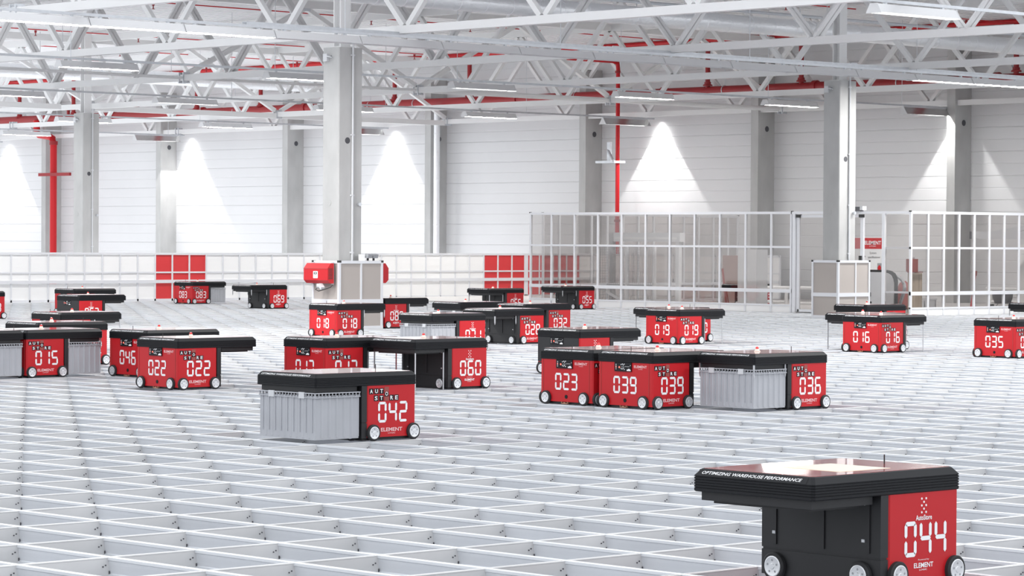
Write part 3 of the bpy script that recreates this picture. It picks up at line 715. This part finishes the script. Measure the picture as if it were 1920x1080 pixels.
def num_mesh(num, x0, side):
    m = MB()
    if side == 'x': put_number(m, num, (x0, .207+.255, .127), *MX)
    else: put_number(m, num, (x0+.103, .006, .127), *MY)
    return m.mesh('number', M_WHITE)
def maker_mesh(org, fr, h, wd, mt, org2, h2, w2):
    m = MB(); put_text(m, 'ELEMENT', org, fr[0], fr[1], h, wd, bold=.022); put_text(m, 'LOGIC', org2, fr[0], fr[1], h2, w2, bold=.005)
    return m.mesh('maker_logo', mt)
def tiles_mesh(x0):
    m = MB(); y = .006; t = .0404
    def tile(x, z, ch, s=.040, dark=True):
        m.cur = 1 if dark else 2
        m.box(x0+x, x0+x+s, y-.0015, y, z, z+s)
        if ch:
            m.cur = 0; put_text(m, ch, (x0+x+.006, y-.0015, z+.006), *MY, s-.012, s-.014, bold=.02)
    for k, ch in enumerate('AUT'): tile(.020+.047*k, .328, ch)
    tile(.161, .336, '', dark=False); tile(.161, .278, '', dark=False); tile(.161, .308, 'O')
    for k, ch in enumerate('ST'): tile(.064+.049*k, .279, ch)
    for k, ch in enumerate('RE'): tile(.208+.045*k, .279, ch)
    return m.mesh('logo_tiles', [M_WHITE, M_BLACK, M_MAROON])
def dots_mesh(x0):
    m = MB(); c = x0+.2275
    for dx, dz in ((-.014, .366), (.014, .366), (0, .352), (-.014, .338), (.014, .338), (0, .324), (-.014, .310), (.014, .310)):
        m.lathe([(0, .0048), (.0015, .0048)], (c+dx, .006, dz-.004), (0, -1, 0), 8)
    put_text(m, 'AutoStore', (c-.052, .006, .274), *MY, .022, .104, bold=.02)
    put_text(m, 'Powered by', (c-.035, .006, .108), *MY, .008, .07)
    return m.mesh('brand_mark', M_WHITE)
def panel_mesh():
    m = MB(); x = -.004; y1 = .442; m.cur = 1; m.box(x, .004, y1-.195, y1, .312, .388); m.cur = 0
    def mark(a, z, w_, h): m.box(x-.001, x, y1-a-w_, y1-a, z, z+h)
    for k in range(4): mark(.015, .328+.013*k, .008, .006)
    for a, z in ((.075, .365), (.09, .37), (.10, .362), (.112, .37), (.075, .332), (.088, .328), (.10, .334), (.112, .326)): mark(a, z, .007, .009)
    for k in range(4): mark(.128+.013*k, .352, .006, .004)
    mark(.145, .318, .045, .012); mark(.16, .33, .02, .006); mark(.185, .36, .004, .008); mark(.08, .35, .04, .002)
    m.cur = 2; m.lathe([(0, .0075), (.002, .0075)], (x, y1-.058, .347), (-1, 0, 0), 10); mark(.016, .342, .006, .014)
    return m.mesh('control_panel', [M_WHITE, M_BLACK, M_LED])
def seam_mesh():
    m = MB()
    for y in (.046, .607): m.box(-.0005+.004, .0056, y-.0012, y+.0012, .03, .388)
    return m.mesh('panel_seam', M_MAROON)
def slogan_mesh():
    m = MB(); n = Vector((-.026, 0, .021)).normalized(); up = Vector((.021, 0, .026)).normalized(); rt = Vector((0, -1, 0))
    o = Vector((0, .625, .453))+n*.0008
    m.cur = 1; m.poly([o, o+rt*.585, o+rt*.585+up*.032, o+up*.032]); m.cur = 0
    put_text(m, 'OPTIMIZING WAREHOUSE PERFORMANCE', o+rt*.022+up*.009, rt, up, .015, .535, bold=.012, shear=.25, lift=.0008)
    return m.mesh('slogan_label', [M_WHITE, M_BLACK])
def port_mesh(x0):
    m = MB(); m.lathe([(0, .017), (.003, .017), (.003, .012)], (x0, .325, .070), (-1, 0, 0), 18); return m.mesh('charge_port', M_BLACK)
def contact_mesh(x0):
    m = MB()
    m.box(x0-.012, x0+.01, .30, .375, .008, .014); m.box(x0-.012, x0+.01, .30, .305, .008, .028); m.box(x0-.012, x0+.01, .37, .375, .008, .028); m.box(x0-.012, x0+.01, .325, .35, .012, .022)
    return m.mesh('contact_bracket', M_BRASS)

def robot(kind, i, j, num, label, style='t', bands=False, fins=False, dark=False, beacon=True):
    X, Y = i*LA+.01, j*LB+.035
    t = thing('warehouse_robot', label, 'robot', (X, Y, 0), 'red and black warehouse robots on the track grid')
    L = kind == 'L'
    bx0, bx1 = (.006, .461) if L else (.469, .924)     # red body
    px0, px1 = (.461, .508) if L else (.422, .469)     # black plate towards the overhang
    cx0, cx1 = (.512, .925) if L else (.005, .418)     # overhang
    face = 1 if L else -1
    add = lambda key, nm, fn: link(nm, cached(key, fn), t)
    add('lid', 'lid', lid_mesh); add('top', 'top_panel', top_mesh)
    add(('body', kind), 'body_shell', lambda: body_mesh(bx0, bx1, M_RED))
    add(('plate', kind), 'back_plate', lambda: plate_mesh(px0, px1, face))
    add(('ch', kind), 'chassis', lambda: chassis_mesh(min(bx0, px0), max(bx1, px1)))
    add(('gr', kind), 'gripper_frame', lambda: gripper_mesh(cx0, cx1))
    if fins:
        for x in (cx0+.012, cx1-.012):
            for y in (.022, LYC-.022): link('guide_fin', cached('fin', fins_mesh), t, (x, y, 0))
    if bands:
        for y in (.035, LYC-.035):
            for x in (cx0+.03, cx1-.03): link('lift_band', cached('band', bands_mesh), t, (x, y, 0))
    if num: link('number_lettering', cached(('num', num, kind), lambda: num_mesh(num, bx0, 'y')), t)
    if style == 't':
        add(('tile', kind), 'logo_tiles', lambda: tiles_mesh(bx0))
        add(('mk', kind), 'maker_logo', lambda: maker_mesh((bx0+.13, .006, .064), MY, .026, .198, M_PALE, (bx0+.195, .006, .047), .010, .068))
    else:
        add(('dots', kind), 'brand_logo', lambda: dots_mesh(bx0))
        add(('mks', kind), 'maker_logo', lambda: maker_mesh((bx0+.165, .006, .080), MY, .020, .125, M_WHITE, (bx0+.2, .006, .068), .007, .05))
    if L and dark:
        add('darkside', 'side_cover', lambda: MB().box(.0, .006, .02, LYC-.02, .13, .388).box(.0, .006, .02, LYC-.02, .03, .122).mesh('side_cover', M_BLACK2))
        add('darkpanel', 'control_panel', lambda: panel_mesh())
    elif L:
        if num: link('number_lettering', cached(('numx', num), lambda: num_mesh(num, .006, 'x')), t)
        add('panel', 'control_panel', panel_mesh); add('seam', 'panel_seam', seam_mesh)
        add('mkx', 'maker_logo', lambda: maker_mesh((.006, .222, .346), MX, .021, .150, M_PALE, (.006, .172, .332), .008, .05))
        add('port', 'charge_port', lambda: port_mesh(.006)); add('contact', 'contact_bracket', lambda: contact_mesh(.006))
    add('slogan', 'slogan_label', slogan_mesh)
    # wheels: two on each long side, two on each short side
    xl, xr = (min(bx0, px0)-.010, max(bx1, px1)+.010)
    for y in (.105, .565):
        for ax, x in (((-1, 0, 0), xl+.012), ((1, 0, 0), xr-.012)):
            wv = link('wheel', cached(('ty', ax), lambda: tyre_mesh(ax)), t, (x, y, .0585))
            link('hub', cached(('hb', ax), lambda: hub_mesh(ax)), wv)
    for x in (bx0+.055, bx0+.425):
        for ax, y in (((0, -1, 0), .010), ((0, 1, 0), LYC-.010)):
            wv = link('wheel', cached(('ty', ax), lambda: tyre_mesh(ax)), t, (x, y, .0585))
            link('hub', cached(('hb', ax), lambda: hub_mesh(ax)), wv)
    if beacon:
        b = link('beacon', cached('beacon', lambda: MB().lathe([(0, .026), (.006, .026), (.010, .019), (.022, .017), (.024, .014)], (0, 0, 0), (0, 0, 1), 18).mesh('beacon', M_CREAM, True)), t, (.40, .33, .4825))
        link('lens', cached('lens', lambda: MB().lathe([(.022, .014), (.034, .014), (.041, .009), (.043, .001)], (0, 0, 0), (0, 0, 1), 18).mesh('lens', M_LENS, True)), b)
    link('antenna', cached('ant', lambda: MB().cyl((0, 0, 0), (0, 0, .038), .003, 8).mesh('antenna', M_CAP)), t, (.05 if L else .8, .30, .4825))
    return t, X, Y, cx0, cx1

def bin_meshes():
    wx, wy, z0, z1 = .400, .605, .026, .349
    def perim(off):
        pts = []
        def side(p, q, nrm, n, amp):
            p = Vector(p); q = Vector(q); nr = Vector(nrm)
            for k in range(n):
                a, b = k/n, (k+1)/n
                for f, h in ((a+.02/n*n*.0+(b-a)*.06, 0), (a+(b-a)*.20, amp), (a+(b-a)*.80, amp), (a+(b-a)*.94, 0)):
                    pts.append(tuple(p.lerp(q, f)-nr*(h if h == 0 else h)+nr*off))
        side((0, 0), (wx, 0), (0, -1), 6, .009); side((wx, 0), (wx, wy), (1, 0), 9, .005); side((wx, wy), (0, wy), (0, 1), 6, .009); side((0, wy), (0, 0), (-1, 0), 9, .005)
        return pts
    b = MB(); b.prism(perim(0), 'z', z0+.012, z1-.02); b.box(.004, wx-.004, .004, wy-.004, z0, z0+.014)
    for k in range(9):
        y = wy*(k+.5)/9; b.box(-.001, .006, y-.003, y+.003, z0+.05, z1-.025)
    body = b.mesh('bin_body', M_BIN)
    r = MB()
    for z in (z1-.036, z1-.006): 
        r.box(-.006, wx+.006, -.006, .004, z, z+.007); r.box(-.006, wx+.006, wy-.004, wy+.006, z, z+.007); r.box(-.006, .004, .004, wy-.004, z, z+.007); r.box(wx-.004, wx+.006, .004, wy-.004, z, z+.007)
    n = 13
    for k in range(n+1):
        x = (wx-.004)*k/n; r.box(x, x+.004, -.005, .004, z1-.036, z1); r.box(x, x+.004, wy-.004, wy+.005, z1-.036, z1)
    n = 19
    for k in range(n+1):
        y = (wy-.004)*k/n; r.box(-.005, .004, y, y+.004, z1-.036, z1); r.box(wx-.004, wx+.005, y, y+.004, z1-.036, z1)
    rim = r.mesh('bin_rim', M_BIN)
    lb = MB()
    for y in (.14, .47): lb.box(-.009, 0, y-.03, y+.03, z1-.04, z1+.004)
    return body, rim, lb.mesh('latch', M_LGREY)
BM = bin_meshes()
def held_bin(r, label):
    _, X, Y, c0, c1 = r
    t = thing('storage_bin', label, 'bin', (X+(c0+c1)/2-.200, Y+(LYC-.605)/2-.004, 0), 'grey ribbed bins carried under the robots')
    link('bin_body', BM[0], t); link('bin_rim', BM[1], t); link('latch', BM[2], t)
    return t

robot('L', 17, 5, '039', 'red robot number 039, middle of the three standing side by side in front')
robot('L', 17, 6, '023', 'red robot number 023 beside robot 039')
r = robot('R', 18, 4, '036', 'red robot number 036 carrying a grey bin beside robot 039', fins=True); held_bin(r, 'grey ribbed bin under the lid of robot 036')
robot('R', 18, 10, '060', 'red robot number 060 with an empty black bay and four lift bands', style='n', bands=True)
robot('L', 17, 11, '017', 'red robot number 017 just left of robot 060', bands=True)
robot('L', 37, 27, '018', 'robot number 018 with orange lit side before the beige charger box', fins=True)
robot('L', 44, 31, '080', 'red robot number 080 right behind robot 018', style='n', fins=True)
robot('R', 57, 47, '069', 'red and black robot number 069 far back left of the chargers', style='n', fins=True)
robot('R', 68, 42, '055', 'red and black robot number 055 at the left end of the glass wall', style='n', fins=True)
robot('R', 61, 40, '066', 'dark red robot before the second red fence panels, its bands let down', style='n', bands=True)
r = robot('R', 42, 27, '', 'robot with a white lit bin, mostly hidden left of robot 032'); held_bin(r, 'bin showing only its slotted rim, left of robot 032')
robot('R', 42, 25, '032', 'dark red robot number 032 behind the moving black robot')
robot('R', 36.6, 22, '028', 'black and red robot driving in front of robot 032', style='t', fins=True)
r = robot('R', 31.6, 20, '071', 'red robot driving behind robot 060 with a pale bin', style='n'); held_bin(r, 'pale bin carried by the robot driving behind robot 060')
robot('L', 25.4, 12, '064', 'dark sided robot driving right behind robot 023', style='n', dark=True)
robot('L', 45, 44, '', 'rear red robot of the left stack, in front of the white fence')
robot('L', 38, 37, '062', 'dark sided robot with orange front, second from the fence on the left', style='n', dark=True)
robot('L', 24, 24, '', 'robot showing only its wide black lid behind the driving robot on the left', fins=True)
robot('R', 18.3, 19, '032', 'robot driving behind robot 015, its red end beside robot 046')
r = robot('L', 15, 16, '015', 'red robot number 015 carrying a ribbed bin at the left', fins=True); held_bin(r, 'ribbed bin between robot 015 and robot 046')
r = robot('L', 13, 16, '', 'robot cut by the left picture edge beside robot 015'); held_bin(r, 'plain grey bin at the left picture edge beside robot 015')
robot('L', 17, 15, '046', 'red robot number 046 half hidden by the driving robot 022')
robot('L', 14.5, 12, '022', 'bright red robot driving in front of robot 046')
r = robot('R', 7.0, 3, '042', 'robot driving in front of robot 017 with a large pale bin', beacon=False); held_bin(r, 'large pale grey bin of the robot driving in front of robot 017')
r = robot('R', -1.6, -8.42, '044', 'large black and red robot nearest the camera at the lower right', style='n', beacon=False)
m = MB(); m.box(.30, .62, .12, .44, .4825, .4835); m.build('top_label', mat('cream_label', (.80, .72, .55), .4), r[0])
robot('L', 41, 20, '019', 'red robot number 019 with lift bands let down', bands=True)
robot('R', 42, 21, '010', 'dark red robot tucked behind robot 019, showing one zero', bands=True)
robot('L', 41, 15, '016', 'bright red robot number 016 with lift bands let down', bands=True)
robot('R', 42, 16, '', 'robot tucked behind robot 016, wheel showing at its right', bands=True)
robot('R', 51, 21, '', 'robot with blank black lid driving right behind robot 016')
r = robot('R', 77.1, 40.55, '003', 'dull red robot number 003 parked behind the long glass wall'); r[0].location.z = .03
robot('L', 41, 12, '035', 'red robot number 035 at the right picture edge')
robot('R', 58, 20, '', 'far robot with black lid at the right edge under the glass wall', fins=True)
robot('R', 38, 42, '088', 'red robot cut off by the left edge below the fence')
r = robot('L', 60.6, 53, '083', 'red robot driving in front of the left red fence panels'); held_bin(r, 'grey bin of the robot driving before the left red fence panels')
